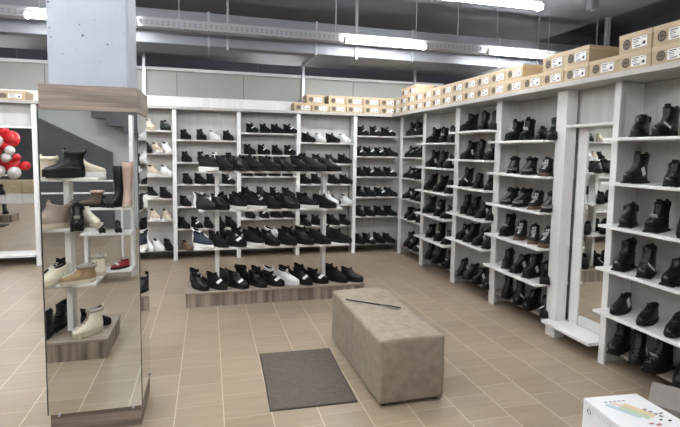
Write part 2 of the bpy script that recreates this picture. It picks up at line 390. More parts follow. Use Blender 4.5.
# ------------------------------------------------------------------ display islands
def island(label, x0, x1, y0, posts, plates, ph=.165, depth=.46):
    t = thing('display_island', label, 'display stand', (0, 0, 0))
    b = mb(); box(b, x0, x1, y0, y0+.018, 0, ph-.022); box(b, x0, x1, y0+depth-.018, y0+depth, 0, ph-.022)
    box(b, x0, x0+.018, y0+.018, y0+depth-.018, 0, ph-.022); box(b, x1-.018, x1, y0+.018, y0+depth-.018, 0, ph-.022)
    obj('plinth', b, 'oak_v', t, label='grey oak plinth')
    obj('plinth_top', bx(x0-.008, x1+.008, y0-.012, y0+depth+.008, ph-.022, ph, bev=.003), 'oak_t', t, label='grey oak plinth top')
    yc = y0+depth/2
    zt = plates[-1][2]-.025
    for px in posts:
        obj('post', bx(px-.0225, px+.0225, yc-.06, yc+.06, ph, zt, bev=.003), 'upright', t)
    for (a, c, z, dp) in plates:
        ps = [(a, yc-dp/2), (c, yc-dp/2), (c, yc+dp/2), (a, yc+dp/2)]
        b = mb()
        zz = z-.025
        xs = [a]+[v for p in posts for v in (p-.0227, p+.0227)]+[c]
        if z == plates[-1][2]: box(b, a, c, yc-dp/2, yc+dp/2, zz, z, bev=.003)
        else:
            box(b, a, c, yc-dp/2, yc-.0605, zz, z, bev=.003); box(b, a, c, yc+.0605, yc+dp/2, zz, z, bev=.003)
            for k in range(0, len(xs), 2): box(b, xs[k], xs[k+1], yc-.0604, yc+.0604, zz, z)
        obj('shelf', b, 'shelf', t)
    return t
island('long white three-tier shoe display on oak plinth before the back racks', -.24, 1.76, 5.31, (.09, 1.31),
       [(-.155, 1.575, .64, .44), (-.105, 1.50, 1.05, .36), (-.10, 1.49, 1.47, .32)])
island('white three-tier display on oak plinth, seen in the column mirror', -2.8, -.80, 1.36, (-2.6, -1.12),
       [(-2.85, -.885, .60, .42), (-2.8, -.895, 1.045, .36), (-2.8, -.86, 1.455, .32)], depth=.59)
island('far display stand with black shoes, reflected beside the balloons', -6.1, -4.25, 2.9, (-5.7, -4.70),
       [(-6, -4.36, .60, .36), (-6, -4.36, 1.05, .36)])

# low open rack behind the camera, seen in the column mirror
t = thing('open_rack', 'open white rack with tall boots on top, reflected in column mirror', 'shoe rack', (0, 0, 0))
for x, z1 in ((-1.53, .95), (-.97, 2.12)):
    obj('upright', bx(x-.022, x+.022, -.84, -.70, 0, z1-.023 if z1 < 1 else z1), 'upright', t)
obj('shelf', bx(-1.56, -.93, -.699, -.40, .928, .95), 'shelf', t); obj('shelf', bx(-1.53, -.95, -.699, -.42, .608, .63), 'shelf', t)
obj('shelf', bx(-1.53, -.95, -.699, -.42, .13, .15), 'shelf', t)
t = thing('railing', 'low pale railing before the dark stair wall, seen in column mirror', 'railing', (0, 0, 0))
for z in (1.19, 1.0): 
    b = mb(); tube(b, (-4.2, -2, z), (-1.3, -2, z), .012); obj('rail', b, 'white', t)
for x in (-4.2, -2.75, -1.3):
    b = mb(); tube(b, (x, -2, 0), (x, -2, 1.2), .015); obj('railing_post', b, 'white', t)

# balloons and storage counter reflected in the left mirror
bal = [(-4.30, 3.9, 2.02, .15, 'red'), (-4.13, 3.85, 1.86, .17, 'red'), (-4.36, 3.95, 1.80, .12, 'white'), (-4.2, 3.9, 1.68, .11, 'red'), (-4.12, 3.98, 1.60, .1, 'white'),
       (-4.02, 3.9, 1.45, .08, 'red'), (-4.2, 3.97, 1.45, .10, 'white'), (-4.14, 3.80, 1.28, .16, 'red'), (-3.87, 3.86, 1.27, .1, 'red'), (-4.06, 3.95, 1.12, .13, 'white'), (-4.36, 3.92, 1.16, .12, 'white'),
       (-4.33, 3.88, 1.36, .10, 'red'), (-4.42, 3.9, 1.60, .12, 'red')]
bproto = {}
for k, (x, y, z, r, c) in enumerate(bal):
    if c not in bproto:
        b = mb(); bmesh.ops.create_uvsphere(b, u_segments=20, v_segments=14, radius=1)
        for v in b.verts:
            if v.co.z < 0: v.co.z *= 1.22; v.co.x *= 1+.12*v.co.z; v.co.y *= 1+.12*v.co.z
        tube(b, (0, 0, -1.3), (0, 0, -1.18), .1, 8, .03)
        bproto[c] = mesh('balloon', b, True); bproto[c].materials.append(MT['red' if c == 'red' else 'wball'])
    o = obj('balloon', bproto[c], None, loc=(x, y-.3, z)); o.scale = (r, r, r); o.rotation_euler = (random.uniform(-.8, .8), random.uniform(-.8, .8), 0)
    tag(o, '%s balloon in the bunch reflected in the left wall mirror' % c, 'balloon', '%s balloons in the bunch' % c)
b = mb(); tube(b, (-4.30, 3.95, 0), (-4.30, 3.95, 2.0), .015); box(b, -4.45, -4.15, 3.8, 4.1, 0, .03)
o = obj('balloon_stand', b, 'rubber'); tag(o, 'slim dark stand holding the red and white balloons', 'stand')
for k in range(4):
    t = thing('storage_cabinet', 'beige topped white cabinet by the charcoal wall, %s of four' % ('first', 'second', 'third', 'fourth')[k], 'cabinet', (-6.4+k*.42, -.9, 0), 0, 'row of low cabinets at the rear')
    obj('body', bx(-.205, .205, -.25, .25, 0, .30, bev=.004), 'white', t); obj('drawer', bx(-.205, .205, -.25, .27, .303, .68, bev=.004), 'kraft', t)
    obj('handle', bx(-.06, .06, .27, .285, .5, .52), 'steel', t)

# ------------------------------------------------------------------ ottoman, stick, doormat
t = thing('ottoman', 'long taupe suede bench ottoman standing in the aisle', 'ottoman', (1.312, 3.505, 0), math.radians(1.0))
b = mb(); box(b, -.238, .238, -.605, .605, .022, .462, bev=.022, seg=4)
bmesh.ops.subdivide_edges(b, edges=[e for e in b.edges if e.calc_length() > .2], cuts=24, use_grid_fill=True)
for v in b.verts:
    x, y, z = v.co
    if z > .455:
        v.co.z += .006*math.cos(x/.232*PI/2)*1.0
        for by in (-.32, 0.0, .32):
            for bxx in (-.09, .09):
                d2 = (x-bxx)**2+(y-by)**2; v.co.z -= .014*math.exp(-d2/.0012)
        v.co.z -= .003*math.exp(-(x/.012)**2)
    v.co.x += .0015*math.sin(y*37+z*21); v.co.y += .0015*math.sin(x*31+z*17)
body = obj('body', b, 'suede', t, smooth=True)
b = mb(); box(b, -.2395, -.2360, -.0015, .0015, .05, .44)
obj('seam', b, 'button', t)
for by in (-.32, 0.0, .32):
    for bxx in (-.09, .09):
        b = mb(); r = bmesh.ops.create_uvsphere(b, u_segments=10, v_segments=6, radius=.009)['verts']
        for v in r: v.co.z *= .5
        obj('tuft_button', b, 'suede', t, smooth=True, loc=(bxx, by, .457))
for x in (-.19, .19):
    for y in (-.55, .55):
        b = mb(); tube(b, (x, y, 0), (x, y, .012), .024, 14); tube(b, (x, y, .012), (x, y, .03), .014, 12)
        obj('leg', b, 'rubber', t, label='short black round foot')
t = thing('shoehorn', 'long thin black shoehorn lying across the ottoman', 'shoehorn', (1.285, 3.625, .4735), math.atan2(-.315, .371))
b = mb(); tube(b, (-.245, 0, .001), (.06, 0, .001), .0055, 10); obj('handle', b, 'rubber', t, smooth=True)
b = mb()
for i in range(9):
    x = .05+i*.0225; w_ = .006+.010*math.sin(min(1, i/6)*PI/2)
    for j in range(5):
        a = (j/4-.5); b.verts.new((x, a*2*w_, .0005+a*a*.012))
b.verts.ensure_lookup_table()
for i in range(8):
    for j in range(4): b.faces.new([b.verts[i*5+j], b.verts[i*5+j+1], b.verts[i*5+j+6], b.verts[i*5+j+5]])
bmesh.ops.solidify(b, geom=list(b.faces), thickness=.002)
obj('blade', b, 'rubber', t, smooth=True)
t = thing('doormat', 'flat brown rectangular doormat on the tiles beside the ottoman', 'doormat', (.688, 3.475, 0), math.radians(-1.6))
obj('pile', bx(-.287, .287, -.445, .445, .001, .010, bev=.002), 'mat', t)
b = mb(); ring(b, -.297, .297, -.455, .455, .010, 0, .0075, 0); obj('edging', b, 'matedge', t, label='dark rubber edging')

# ------------------------------------------------------------------ cartons at lower right
t = thing('carton', 'white cardboard carton with a printed picture, at the lower right corner', 'box', (1.945, 1.70, 0), math.radians(0))
b = mb()
pts = [(-.15, .206), (.147, .182), (.137, -.25), (-.205, -.24)]
prism(b, pts, 0, .5, 'z'); obj('carton_body', b, 'wcard', t)
b = mb()
def flat(b, cx, cy_, w_, h_, a, z0=.5005):
    r = box(b, -w_/2, w_/2, -h_/2, h_/2, z0, z0+.0006); bmesh.ops.transform(b, matrix=Matrix.Translation((cx, cy_, 0)) @ Matrix.Rotation(a, 4, 'Z'), verts=r)
def prints(name, mm, items):
    b = mb()
    for it in items: flat(b, *it)
    return obj(name, b, mm, t)
prints('printed_text', 'grey', [(-.075+i*.024, .145-.002*i, .014, .008, -.2) for i in range(5)]+[(.03, -.19, .05, .012, 0), (.10, .0, .03, .01, .3)])
prints('printed_picture', 'teal', [(-.085+.012*i, .115-.022*i, .030, .026, .45) for i in range(6)])
prints('printed_picture', 'pink', [(-.045+.014*i, .125-.020*i, .036, .026, .4, .5003) for i in range(5)])
prints('printed_picture', 'green', [(-.040+.012*i, .080-.022*i, .040, .028, .5, .5007) for i in range(5)])
prints('printed_picture', 'yellow', [(-.005+.012*i, .095-.024*i, .040, .026, .5, .5005) for i in range(5)])
prints('printed_picture', 'grey', [(.055+.008*i, .045-.022*i, .020, .014, .3, .5004) for i in range(4)])
prints('printed_picture', 'redp', [(.005, -.075, .030, .014, .2, .5009), (-.02, -.060, .024, .012, 0, .5009)])
prints('printed_picture', 'ink', [(.085, -.060, .020, .010, .3, .5009), (.050, -.045, .016, .009, .1, .5009)])
# recycling arrows on the left side face
sd = Vector((-.205+.15, -.24-.206, 0)).normalized(); nr = Vector((-abs(sd.y), abs(sd.x) if sd.x*sd.y < 0 else -abs(sd.x), 0))
nrm = Vector((sd.y, -sd.x, 0)); 
if nrm.x > 0: nrm = -nrm
def side_pt(u, z, off=.0008): return Vector((-.15, .206, 0)) + sd*u + nrm*off + Vector((0, 0, z))
b = mb()
for k in range(3):
    a0 = k*2*PI/3+PI/2
    c = (.045, .455)
    ps = []
    for aa in (a0+.15, a0+1.2, a0+1.9):
        ps.append((c[0]+.012*math.cos(aa), c[1]+.012*math.sin(aa)))
    for p, q in zip(ps, ps[1:]): tube(b, side_pt(*p), side_pt(*q), .0012, 5)
    tube(b, side_pt(*ps[-1]), side_pt(ps[-1][0]-.006*math.sin(a0+2), ps[-1][1]+.006*math.cos(a0+2)), .0032, 5, .0004)
obj('recycling_symbol', b, 'ink', t)
b = mb()
for r_ in range(2):
    for k in range(9):
        u = .045+k*.018
        tube(b, side_pt(u, .482-r_*.014), side_pt(u+.011, .482-r_*.014), .0011, 4)
obj('printed_text', b, 'grey', t)
t = thing('carton', 'taupe shoe box with lid peeking out behind the white carton', 'box', (2.535, 1.971, 0), math.radians(-52))
obj('carton_body', bx(-.162, .162, -.157, .157, 0, .33, bev=.002), 'tcard', t)
obj('lid', bx(-.165, .165, -.16, .16, .3305, .36, bev=.002), 'tcard', t)
b = mb()
for k in range(9): box(b, -.02+k*.012, -.012+k*.012, -.012, -.006, .3602, .3608)
obj('printed_text', b, 'wcard', t)

# ------------------------------------------------------------------ shoe boxes on the top boards
def shoebox_proto(w_=.285, d_=.30, h_=.128, tint='kraft'):
    t = thing('shoe_box', 'x', 'shoe box')
    b = mb(); box(b, -w_/2+.003, w_/2-.003, -d_/2+.003, d_/2-.003, 0, h_-.032); obj('box_body', b, tint, t)
    obj('lid', bx(-w_/2, w_/2, -d_/2, d_/2, h_-.036+.004, h_, bev=.0015), 'kraftlid', t)
    y = -d_/2
    b = mb()
    n = 20; R0, R1 = .034, .026
    cx, cz = -.070, .056
    A = [[b.verts.new((cx+r*math.cos(2*PI*i/n), y+dy, cz+r*math.sin(2*PI*i/n))) for i in range(n)] for r, dy in ((R0, .0005), (R1, .0005))]
    for i in range(n): b.faces.new((A[0][i], A[0][(i+1) % n], A[1][(i+1) % n], A[1][i]))
    for k in range(8):
        a = 2*PI*k/8; tube(b, (cx+.018*math.cos(a), y+.001, cz+.018*math.sin(a)), (cx+.022*math.cos(a), y+.001, cz+.022*math.sin(a)), .003, 4)
    box(b, cx-.014, cx+.014, y-.0002, y+.002, cz-.004, cz+.004); box(b, cx-.009, cx+.009, y-.0002, y+.002, cz+.007, cz+.011)
    o = obj('emblem', b, 'ink', t, label='round dark emblem printed on the card')
    b = mb(); n = 20; V = [b.verts.new((cx+.0255*math.cos(2*PI*i/n), y+.0007, cz+.0255*math.sin(2*PI*i/n))) for i in range(n)]; b.faces.new(V)
    obj('emblem_ground', b, 'inkbrown', o)
    st = obj('sticker', bx(-.02, .105, y-.0005, y+.002, .022, .090), 'paper', t, label='white size sticker')
    b = mb()
    for k, (a, c, z, hh) in enumerate([(-.012, .045, .077, .006), (-.012, .03, .066, .004), (-.012, .035, .056, .004), (.0, .06, .034, .003), (-.01, .03, .044, .003), (.06, .1, .079, .004)]):
        box(b, a, c, y-.001, y+.001, z, z+hh)
    for k in range(9): box(b, .0+k*.006, .0025+k*.006+.001*(k % 2), y-.001, y+.001, .026, .033)
    box(b, .066, .092, y-.001, y+.001, .036, .046); box(b, .072, .092, y-.001, y+.001, .046, .056)
    obj('sticker_print', b, 'ink', st)
    return t
sb = shoebox_proto(); used = [False]
def shoebox(x, y, z, rz, label, group, sx=1, sz=1, jitter=True):
    o = sb if not used[0] else copy_tree(sb); used[0] = True
    o.location = (x, y, z); o.rotation_euler = (0, 0, rz+(random.uniform(-.02, .02) if jitter else 0)); o.scale = (sx, 1, sz)
    o['label'] = label; o['group'] = group
    return o
ords = ['first', 'second', 'third', 'fourth', 'fifth', 'sixth', 'seventh', 'eighth', 'ninth', 'tenth', 'eleventh', 'twelfth', 'thirteenth', 'fourteenth', 'fifteenth', 'sixteenth', 'seventeenth', 'eighteenth', 'nineteenth', 'twentieth', 'twenty-first', 'twenty-second', 'twenty-third', 'twenty-fourth']
GB = 'kraft shoe boxes on the back racks'; GR = 'kraft shoe boxes on the right racks'
for k in range(6):
    shoebox(1.455+k*.289, 7.81, 2.331, 0, 'kraft shoe box in the lower back wall row, %s from the left' % ords[k], GB)
for k, x in enumerate((1.655, 2.02, 2.31, 2.60, 2.89)):
    shoebox(x, 7.81, 2.460, 0, 'kraft shoe box in the upper back wall row, %s from the left' % ords[k], GB, sz=1.05)
shoebox(-2.61, 7.81, 2.331, 0, 'lone kraft shoe box on the top board left of the column', GB, sx=1.3, sz=.95)
# right wall rows: far to near
y = 7.51; n = 0; xr = 2.985+.15
ys = []
while y > 1.5: ys.append(y); y -= .2880
tilt = -PI/2
for k, yy in enumerate(ys):
    shoebox(xr, yy, 2.331, tilt, 'kraft shoe box in the lower right row, %s from the corner' % ords[k], GR)
n = 0
for k, yy in enumerate(ys):
    if k in (12, 15): continue
    shoebox(xr, yy, 2.460, tilt, 'kraft shoe box in the second right row, %s from the corner' % ords[n], GR, sz=1.08 if k > 12 else 1); n += 1
for k, yy in enumerate((7.222, 6.934)):
    shoebox(xr+.02, yy, 2.589, tilt, 'kraft shoe box on the third layer near the corner, %s one' % ('farther', 'nearer')[k], GR)

# ------------------------------------------------------------------ shoes
def ring_pts(bk, fr, w_, z, n=18, heel=.78, tilt=0, sq=.85):
    out = []
    for i in range(n):
        a = 2*PI*i/n; c, s_ = math.cos(a), math.sin(a)
        cc = math.copysign(abs(c)**sq, c); ss = math.copysign(abs(s_)**sq, s_)
        k = heel+(1-heel)*(cc+1)/2 if heel < 1 else 1
        k2 = 1-.07*max(0, cc-.3)
        x = (bk+fr)/2+(fr-bk)/2*cc
        out.append((x, w_*ss*k*k2, z+tilt*(x-.1)))
    return out
def loft(b, rings, cap0=True, cap1=True):
    R = [[b.verts.new(p) for p in r] for r in rings]; n = len(R[0])
    for i in range(len(R)-1):
        for j in range(n): b.faces.new((R[i][j], R[i][(j+1) % n], R[i+1][(j+1) % n], R[i+1][j]))
    if cap0: b.faces.new(R[0][::-1])
    if cap1: b.faces.new(R[-1])
UP = {
 'sneaker': [(.028, .004, .280, .044), (.040, -.002, .284, .046), (.052, -.002, .276, .045), (.062, .002, .250, .043), (.074, .006, .208, .039), (.086, .008, .176, .036), (.098, .006, .154, .034), (.108, .0, .143, .034), (.116, -.004, .138, .033)],
 'derby': [(.022, .004, .284, .042), (.035, .002, .287, .043), (.048, .002, .272, .042), (.060, .005, .236, .038), (.074, .008, .195, .034), (.086, .010, .160, .031), (.094, .008, .135, .029)],
 'boot': [(.034, .004, .285, .047), (.046, .0, .291, .049), (.062, -.001, .287, .049), (.076, .0, .268, .047), (.088, .003, .232, .043), (.104, .007, .196, .040), (.124, .010, .170, .0375), (.146, .010, .154, .0365), (.172, .005, .146, .0375), (.200, -.001, .146, .040), (.226, -.005, .150, .042)],
 'low_boot': [(.030, .004, .282, .046), (.042, .0, .287, .048), (.058, -.001, .281, .048), (.070, .001, .260, .046), (.082, .005, .224, .042), (.100, .009, .186, .039), (.120, .009, .162, .037), (.146, .003, .150, .038), (.170, -.002, .150, .040)],
 'tall': [(.030, .004, .270, .042), (.044, .0, .274, .044), (.060, .002, .258, .042), (.080, .008, .215, .038), (.105, .014, .165, .036), (.140, .016, .135, .035), (.20, .008, .130, .041), (.27, -.004, .138, .050), (.34, -.008, .142, .055), (.40, -.006, .140, .056)],
 'slipon': [(.018, .004, .262, .038), (.030, .002, .265, .040), (.044, .004, .246, .038), (.056, .008, .200, .034), (.064, .010, .150, .031)],
}
def interp(T, z, j):
    for a, c in zip(T, T[1:]):
        if a[0] <= z <= c[0]:
            t = (z-a[0])/(c[0]-a[0]); return a[j]+(c[j]-a[j])*t
    return T[-1][j] if z > T[-1][0] else T[0][j]
for k_, T_ in UP.items():
    if k_ in ('boot', 'low_boot'): UP[k_] = [(z if z < .08 else .08+(z-.08)*.84, a, f_*1.0, w_*1.15) for z, a, f_, w_ in T_]
    elif k_ == 'tall': UP[k_] = [(z*1.12, a, f_, w_*1.1) for z, a, f_, w_ in T_]
    else: UP[k_] = [(z*1.14, a, f_, w_*1.12) for z, a, f_, w_ in T_]
def shoe_proto(style, um, sm, lm='lace', lining='lining', tagp=None, cuff=None, toe=None, laces=True, strap=False, gore=False, chunky=1.0):
    t = thing('shoe', 'x', 'shoe')
    T = UP[style]
    b = mb()
    rings = []
    for i, (z, bk, fr, ww) in enumerate(T):
        tl = 0
        if style in ('sneaker', 'derby', 'slipon') and i > len(T)-4: tl = -.16*(i-len(T)+4)/3
        rings.append(ring_pts(bk, fr, ww, z, tilt=tl, heel=.80 if i < 5 else .9))
    if 'boot' in style or style == 'sneaker':
        amp = .009 if 'boot' in style else .005
        for wgt, i in ((.45, -2), (1, -1)):
            rings[i] = [(x, y, z+amp*wgt*math.cos(4*PI*j/18)) for j, (x, y, z) in enumerate(rings[i])]
    # creases over the instep
    for i in range(3, len(rings)-2):
        rings[i] = [(x-(.0025*(i % 2) if x > .12 else 0), y*(1+.025*(i % 2)), z) for x, y, z in rings[i]]
    zt, bk, fr, ww = T[-1]
    hi = rings[-1]
    cx = sum(p[0] for p in hi)/len(hi)
    ins = [(cx+(x-cx)*.84, y*.8, z-.001) for x, y, z in hi]
    dn = [(cx+(x-cx)*.8, y*.76, z-min(.05, (zt-.03)*.6)) for x, y, z in hi]
    loft(b, rings+[ins], cap1=False)
    name = 'upper'
    obj(name, b, um, t, smooth=True)
    b = mb(); loft(b, [ins, dn], cap0=False); obj('lining', b, lining, t)
    if style == 'sneaker':
        b = mb(); q = []
        for z in (T[0][0]+.004, T[1][0]+.002, T[3][0], T[5][0]):
            q.append([(min(x, .062)-.002, y*1.05, zz) for x, y, zz in ring_pts(interp(T, z, 1), interp(T, z, 2), interp(T, z, 3), z)])
        loft(b, q); obj('heel_counter', b, 'charcoal' if um in ('blackmesh', 'black') else um, t, smooth=False)
    # sole
    b = mb(); z0, bk, fr, ww = T[0]
    th = z0+.006
    g = .004*chunky
    prof = [(0, 0.012, -.010, .94), (.006, .004, -.003, .99), (th*.55, 0, 0, 1.0), (th, .0, .0, .985)]
    rs = []
    for z, db, df, kk in prof:
        rr = ring_pts(bk-g+db, fr+g+df, (ww+g)*kk, z, n=22, heel=.82)
        rs.append([(x, y, zz+(.010 if x > .2 and zz < .002 else 0)*max(0, (x-.2)/.08)) for x, y, zz in rr])
    loft(b, rs)
    if style in ('boot', 'low_boot', 'tall') :
        for k in range(6):
            x = .02+k*.045
            for s in (-1, 1): box(b, x, x+.02, s*(ww*.62)-.012, s*(ww*.62)+.012, .0, .012)
    obj('sole', b, sm, t, smooth=False)
    if toe:
        b = mb(); rr = []
        for z in (T[0][0]+.002, T[1][0]+.004, T[2][0]+.006):
            bk_, fr_, w_ = interp(T, z, 1), interp(T, z, 2), interp(T, z, 3)
            rr.append([(max(x, .215)+.0015, y*1.02, zz) for x, y, zz in ring_pts(bk_, fr_+.001, w_, z)])
        loft(b, rr); obj('toe_cap', b, toe, t, smooth=True)
    if laces:
        b = mb(); zl = [z/1000 for z in range(int(T[2][0]*1000)+12, int(T[-1][0]*1000)-4, 13 if style != 'boot' else 16)]
        prev = None
        for i, z in enumerate(zl):
            x = interp(T, z, 2)+.001; hw = .014+.002*i*.3
            zo = z-.0 - (.16*(x-.1)*.6 if style in ('sneaker', 'derby') else 0)
            tube(b, (x-.004, -hw, zo), (x-.004, hw, zo+.002), .0034, 5)
            if prev:
                tube(b, (prev[0]-.003, -prev[1], prev[2]), (x-.003, hw, zo), .0026, 4)
                tube(b, (prev[0]-.003, prev[1], prev[2]), (x-.003, -hw, zo), .0026, 4)
            prev = (x, hw, zo)
        obj('laces', b, lm, t)
        b = mb(); x1 = T[-1][2]; z1 = T[-1][0]
        vv = box(b, -.005, .005, -.019, .019, -.030, .018, bev=.004)
        bmesh.ops.transform(b, matrix=Matrix.Translation((x1-.014, 0, z1+.006)) @ Matrix.Rotation(.22, 4, 'Y'), verts=[v for v in vv if v.is_valid]); obj('tongue', b, um, t)
    if 'boot' in style: obj('pull_tab', bx(T[-1][1]-.004, T[-1][1]+.002, -.009, .009, T[-1][0]-.03, T[-1][0]+.018, bev=.0015), um, t)
    if cuff:
        b = mb(); zt, bk, fr, ww = T[-1]
        loft(b, [ring_pts(bk-.003, fr+.003, ww+.003, zt-.022, heel=.9), ring_pts(bk-.008, fr+.008, ww+.007, zt-.008, heel=.9), ring_pts(bk-.004, fr+.004, ww+.004, zt+.006, heel=.9), ring_pts(bk+.006, fr-.006, ww-.006, zt+.006, heel=.9), ring_pts(bk+.008, fr-.008, ww-.008, zt-.012, heel=.9)])
        obj('cuff', b, cuff, t, smooth=True)
    if strap:
        b = mb(); z = .11 if style != 'derby' else .07; bk_, fr_, w_ = interp(T, z, 1), interp(T, z, 2), interp(T, z, 3)
        loft(b, [ring_pts(bk_-.003, fr_+.004, w_+.004, z-.010, heel=.9), ring_pts(bk_-.003, fr_+.004, w_+.004, z+.010, heel=.9)]); so = obj('strap', b, um, t)
        obj('buckle', bx(.10, .122, -w_-.008, -w_-.003, z-.010, z+.010), 'metalb', so)
    if gore:
        for s in (-1, 1): obj('elastic_panel', bx(.05, .09, s*.043-.004, s*.043+.004, .11, .15), 'charcoal', t)
    if tagp:
        b = mb(); r = box(b, -.021, .021, -.0012, .0012, -.029, .029)
        M = {'toe': Matrix.Translation((.215, -.034, .085)) @ Matrix.Rotation(-.9, 4, 'X') @ Matrix.Rotation(.4, 4, 'Y'),
             'side': Matrix.Translation((.16, .056, .085)) @ Matrix.Rotation(.35, 4, 'Y') @ Matrix.Rotation(.12, 4, 'X'),
             'toel': Matrix.Translation((.22, .040, .080)) @ Matrix.Rotation(.7, 4, 'X') @ Matrix.Rotation(.5, 4, 'Y'),
             'front': Matrix.Translation((.205, 0, .108)) @ Matrix.Rotation(PI/2, 4, 'Z') @ Matrix.Rotation(.9, 4, 'X')}[tagp]
        bmesh.ops.transform(b, matrix=M, verts=r); obj('price_tag', b, 'paper', t, label='white price tag')
    return t
P = {
 'sn': ('black sneaker', shoe_proto('sneaker', 'blackmesh', 'bsole')),
 'snt': ('black sneaker with tag', shoe_proto('sneaker', 'blackmesh', 'bsole', tagp='toe')),
 'snw': ('black sneaker, white sole', shoe_proto('sneaker', 'blackmesh', 'wsole', lm='bsole')),
 'snb': ('black leather sneaker', shoe_proto('sneaker', 'black', 'bsole', toe='blackmesh')),
 'swl': ('black sneaker, white laces', shoe_proto('sneaker', 'blackmesh', 'bsole', lm='wshoe', tagp='toe')),
 'wh': ('white sneaker', shoe_proto('sneaker', 'wshoe', 'wsole', lm='wshoe')),
 'whb': ('white sneaker, black laces', shoe_proto('sneaker', 'wshoe', 'wsole', lm='bsole', lining='lining')),
 'be': ('beige sneaker', shoe_proto('sneaker', 'beige', 'wsole', lm='beige')),
 'nv': ('navy sneaker, white sole', shoe_proto('sneaker', 'navy', 'wsole', lm='navy')),
 'gy': ('dark grey sneaker', shoe_proto('sneaker', 'charcoal', 'bsole', lm='greysh')),
 'de': ('black lace-up shoe', shoe_proto('derby', 'black', 'bsole')),
 'dt': ('black lace-up, tagged', shoe_proto('derby', 'black', 'bsole', tagp='side')),
 'br': ('brown low shoe', shoe_proto('derby', 'brown', 'brsole', lm='brown')),
 'sl': ('black slip-on shoe', shoe_proto('slipon', 'black', 'bsole', laces=False)),
 'bo': ('black lace-up boot', shoe_proto('boot', 'black', 'bsole')),
 'bt': ('black boot with tag', shoe_proto('boot', 'black', 'bsole', tagp='side')),
 'bf': ('black boot, tag in front', shoe_proto('boot', 'blackmesh', 'bsole', tagp='front')),
 'ch': ('black ankle boot', shoe_proto('low_boot', 'black', 'bsole', laces=False, gore=True)),
 'lb': ('black padded low boot', shoe_proto('low_boot', 'blackmesh', 'bsole', cuff='blackmesh')),
 'lt': ('black low boot, tagged', shoe_proto('low_boot', 'black', 'bsole', tagp='toe')),
 'bs': ('black boot with strap', shoe_proto('boot', 'black', 'bsole', laces=False, strap=True)),
 'lr': ('black low boot, tag on side', shoe_proto('low_boot', 'black', 'bsole', tagp='side')),
 'bl': ('black boot, tag on toe', shoe_proto('boot', 'black', 'bsole', tagp='toel')),
 'gh': ('grey-front winter boot', shoe_proto('low_boot', 'charcoal', 'bsole', lm='greysh', cuff='blackmesh', toe='greysh')),
 'gb': ('black boot, brown sole', shoe_proto('low_boot', 'charcoal', 'brsole', lm='wshoe', tagp='front')),
 'ws': ('white slip-on shoe', shoe_proto('slipon', 'wshoe', 'wsole', laces=False)),
 'bg': ('beige ankle boot', shoe_proto('low_boot', 'beige', 'gum', lm='beige', cuff='cream')),
 'cb': ('cream lace-up boot', shoe_proto('boot', 'cream', 'gum', lm='taupe', cuff='fleece')),
 'cs': ('cream sneaker', shoe_proto('sneaker', 'cream', 'gum', lm='wshoe')),
 'tn': ('tan low boot, tagged', shoe_proto('low_boot', 'tan', 'gum', lm='wshoe', cuff='fleece', tagp='side')),
 'tp': ('taupe ankle boot', shoe_proto('low_boot', 'taupe', 'gum', lm='taupe')),
 'pk': ('tall dusty rose boot', shoe_proto('tall', 'pinkish', 'gum', laces=False)),
 'tb': ('tall black boot', shoe_proto('tall', 'black', 'bsole', laces=False)),
 'rb': ('brown boot, rose shaft', shoe_proto('boot', 'dbrown', 'bsole', laces=False, cuff='pinkish')),
 'rd': ('maroon low shoe', shoe_proto('derby', 'maroon', 'bsole', lm='maroon', tagp='toe')),
 'dg': ('dark green sneaker', shoe_proto('sneaker', 'dgreen', 'bsole', lm='wshoe')),
}
pused = set()
def shoe(k, x, y, z, rz, label, group, s=1.0, name=None, ry=0):
    p = P[k][1]
    o = p if k not in pused else copy_tree(p); pused.add(k)
    a = rz
    # position is the middle of the shoe footprint
    cx = .14*s
    o.location = (x-cx*math.cos(a), y-cx*math.sin(a), z+.0005); o.rotation_euler = (0, ry, a); o.scale = (s, s, s*random.uniform(.96, 1.06))
    o['label'] = label; o['group'] = group; o['category'] = 'boot' if any(q in P[k][0] for q in ('boot',)) else 'shoe'
    base = 'boot' if 'boot' in P[k][0] else ('sneaker' if 'sneaker' in P[k][0] else 'shoe')
    o.name = base
    return o
LV = ['bottom', 'second', 'third', 'fourth', 'fifth', 'top']
D = math.radians
def fill_back(bay, levels, rows, gname, y=7.79):
    """rows from top to bottom: (x list, codes)"""
    for r, (xs, codes) in enumerate(rows):
        li = 5-r
        for k, (x, c) in enumerate(zip(xs, codes.split())):
            o = shoe(c, x, y-.02+random.uniform(-.008, .008), levels[li], D(-62)+random.uniform(-.16, .16),
                 '%s, %s from left, %s shelf, %s' % (P[c][0], ords[k], LV[li], bay), gname, s=1.04 if 'boot' not in P[c][0] else 1.0)
def fill_right(bay, levels, rows, gname, x=3.15, ang=(198, 228), s=1.05):
    for r, (ys_, codes) in enumerate(rows):
        li = 5-r
        for k, (y, c) in enumerate(zip(ys_, codes.split())):
            xx = x if li else (3.24 if x > 3.2 else 3.17)
            shoe(c, xx, y, levels[li], D(random.uniform(*ang)), '%s, %s from left, %s shelf, %s' % (P[c][0], ords[k], LV[li], bay), gname, s=s)
G1 = 'shoes on the back wall racks'; G2 = 'shoes on the right wall racks'
fill_back('back bay touching the column', ODD, [([-.84, -.62], 'cs dg'), ([-.88, -.74, -.60], 'sn be wh'), ([-.80, -.62], 'be wh'), ([-.82, -.63], 'snw sn'), ([-.79, -.62], 'be be'), ([-.88, -.74, -.60], 'wh wh sn')], G1)
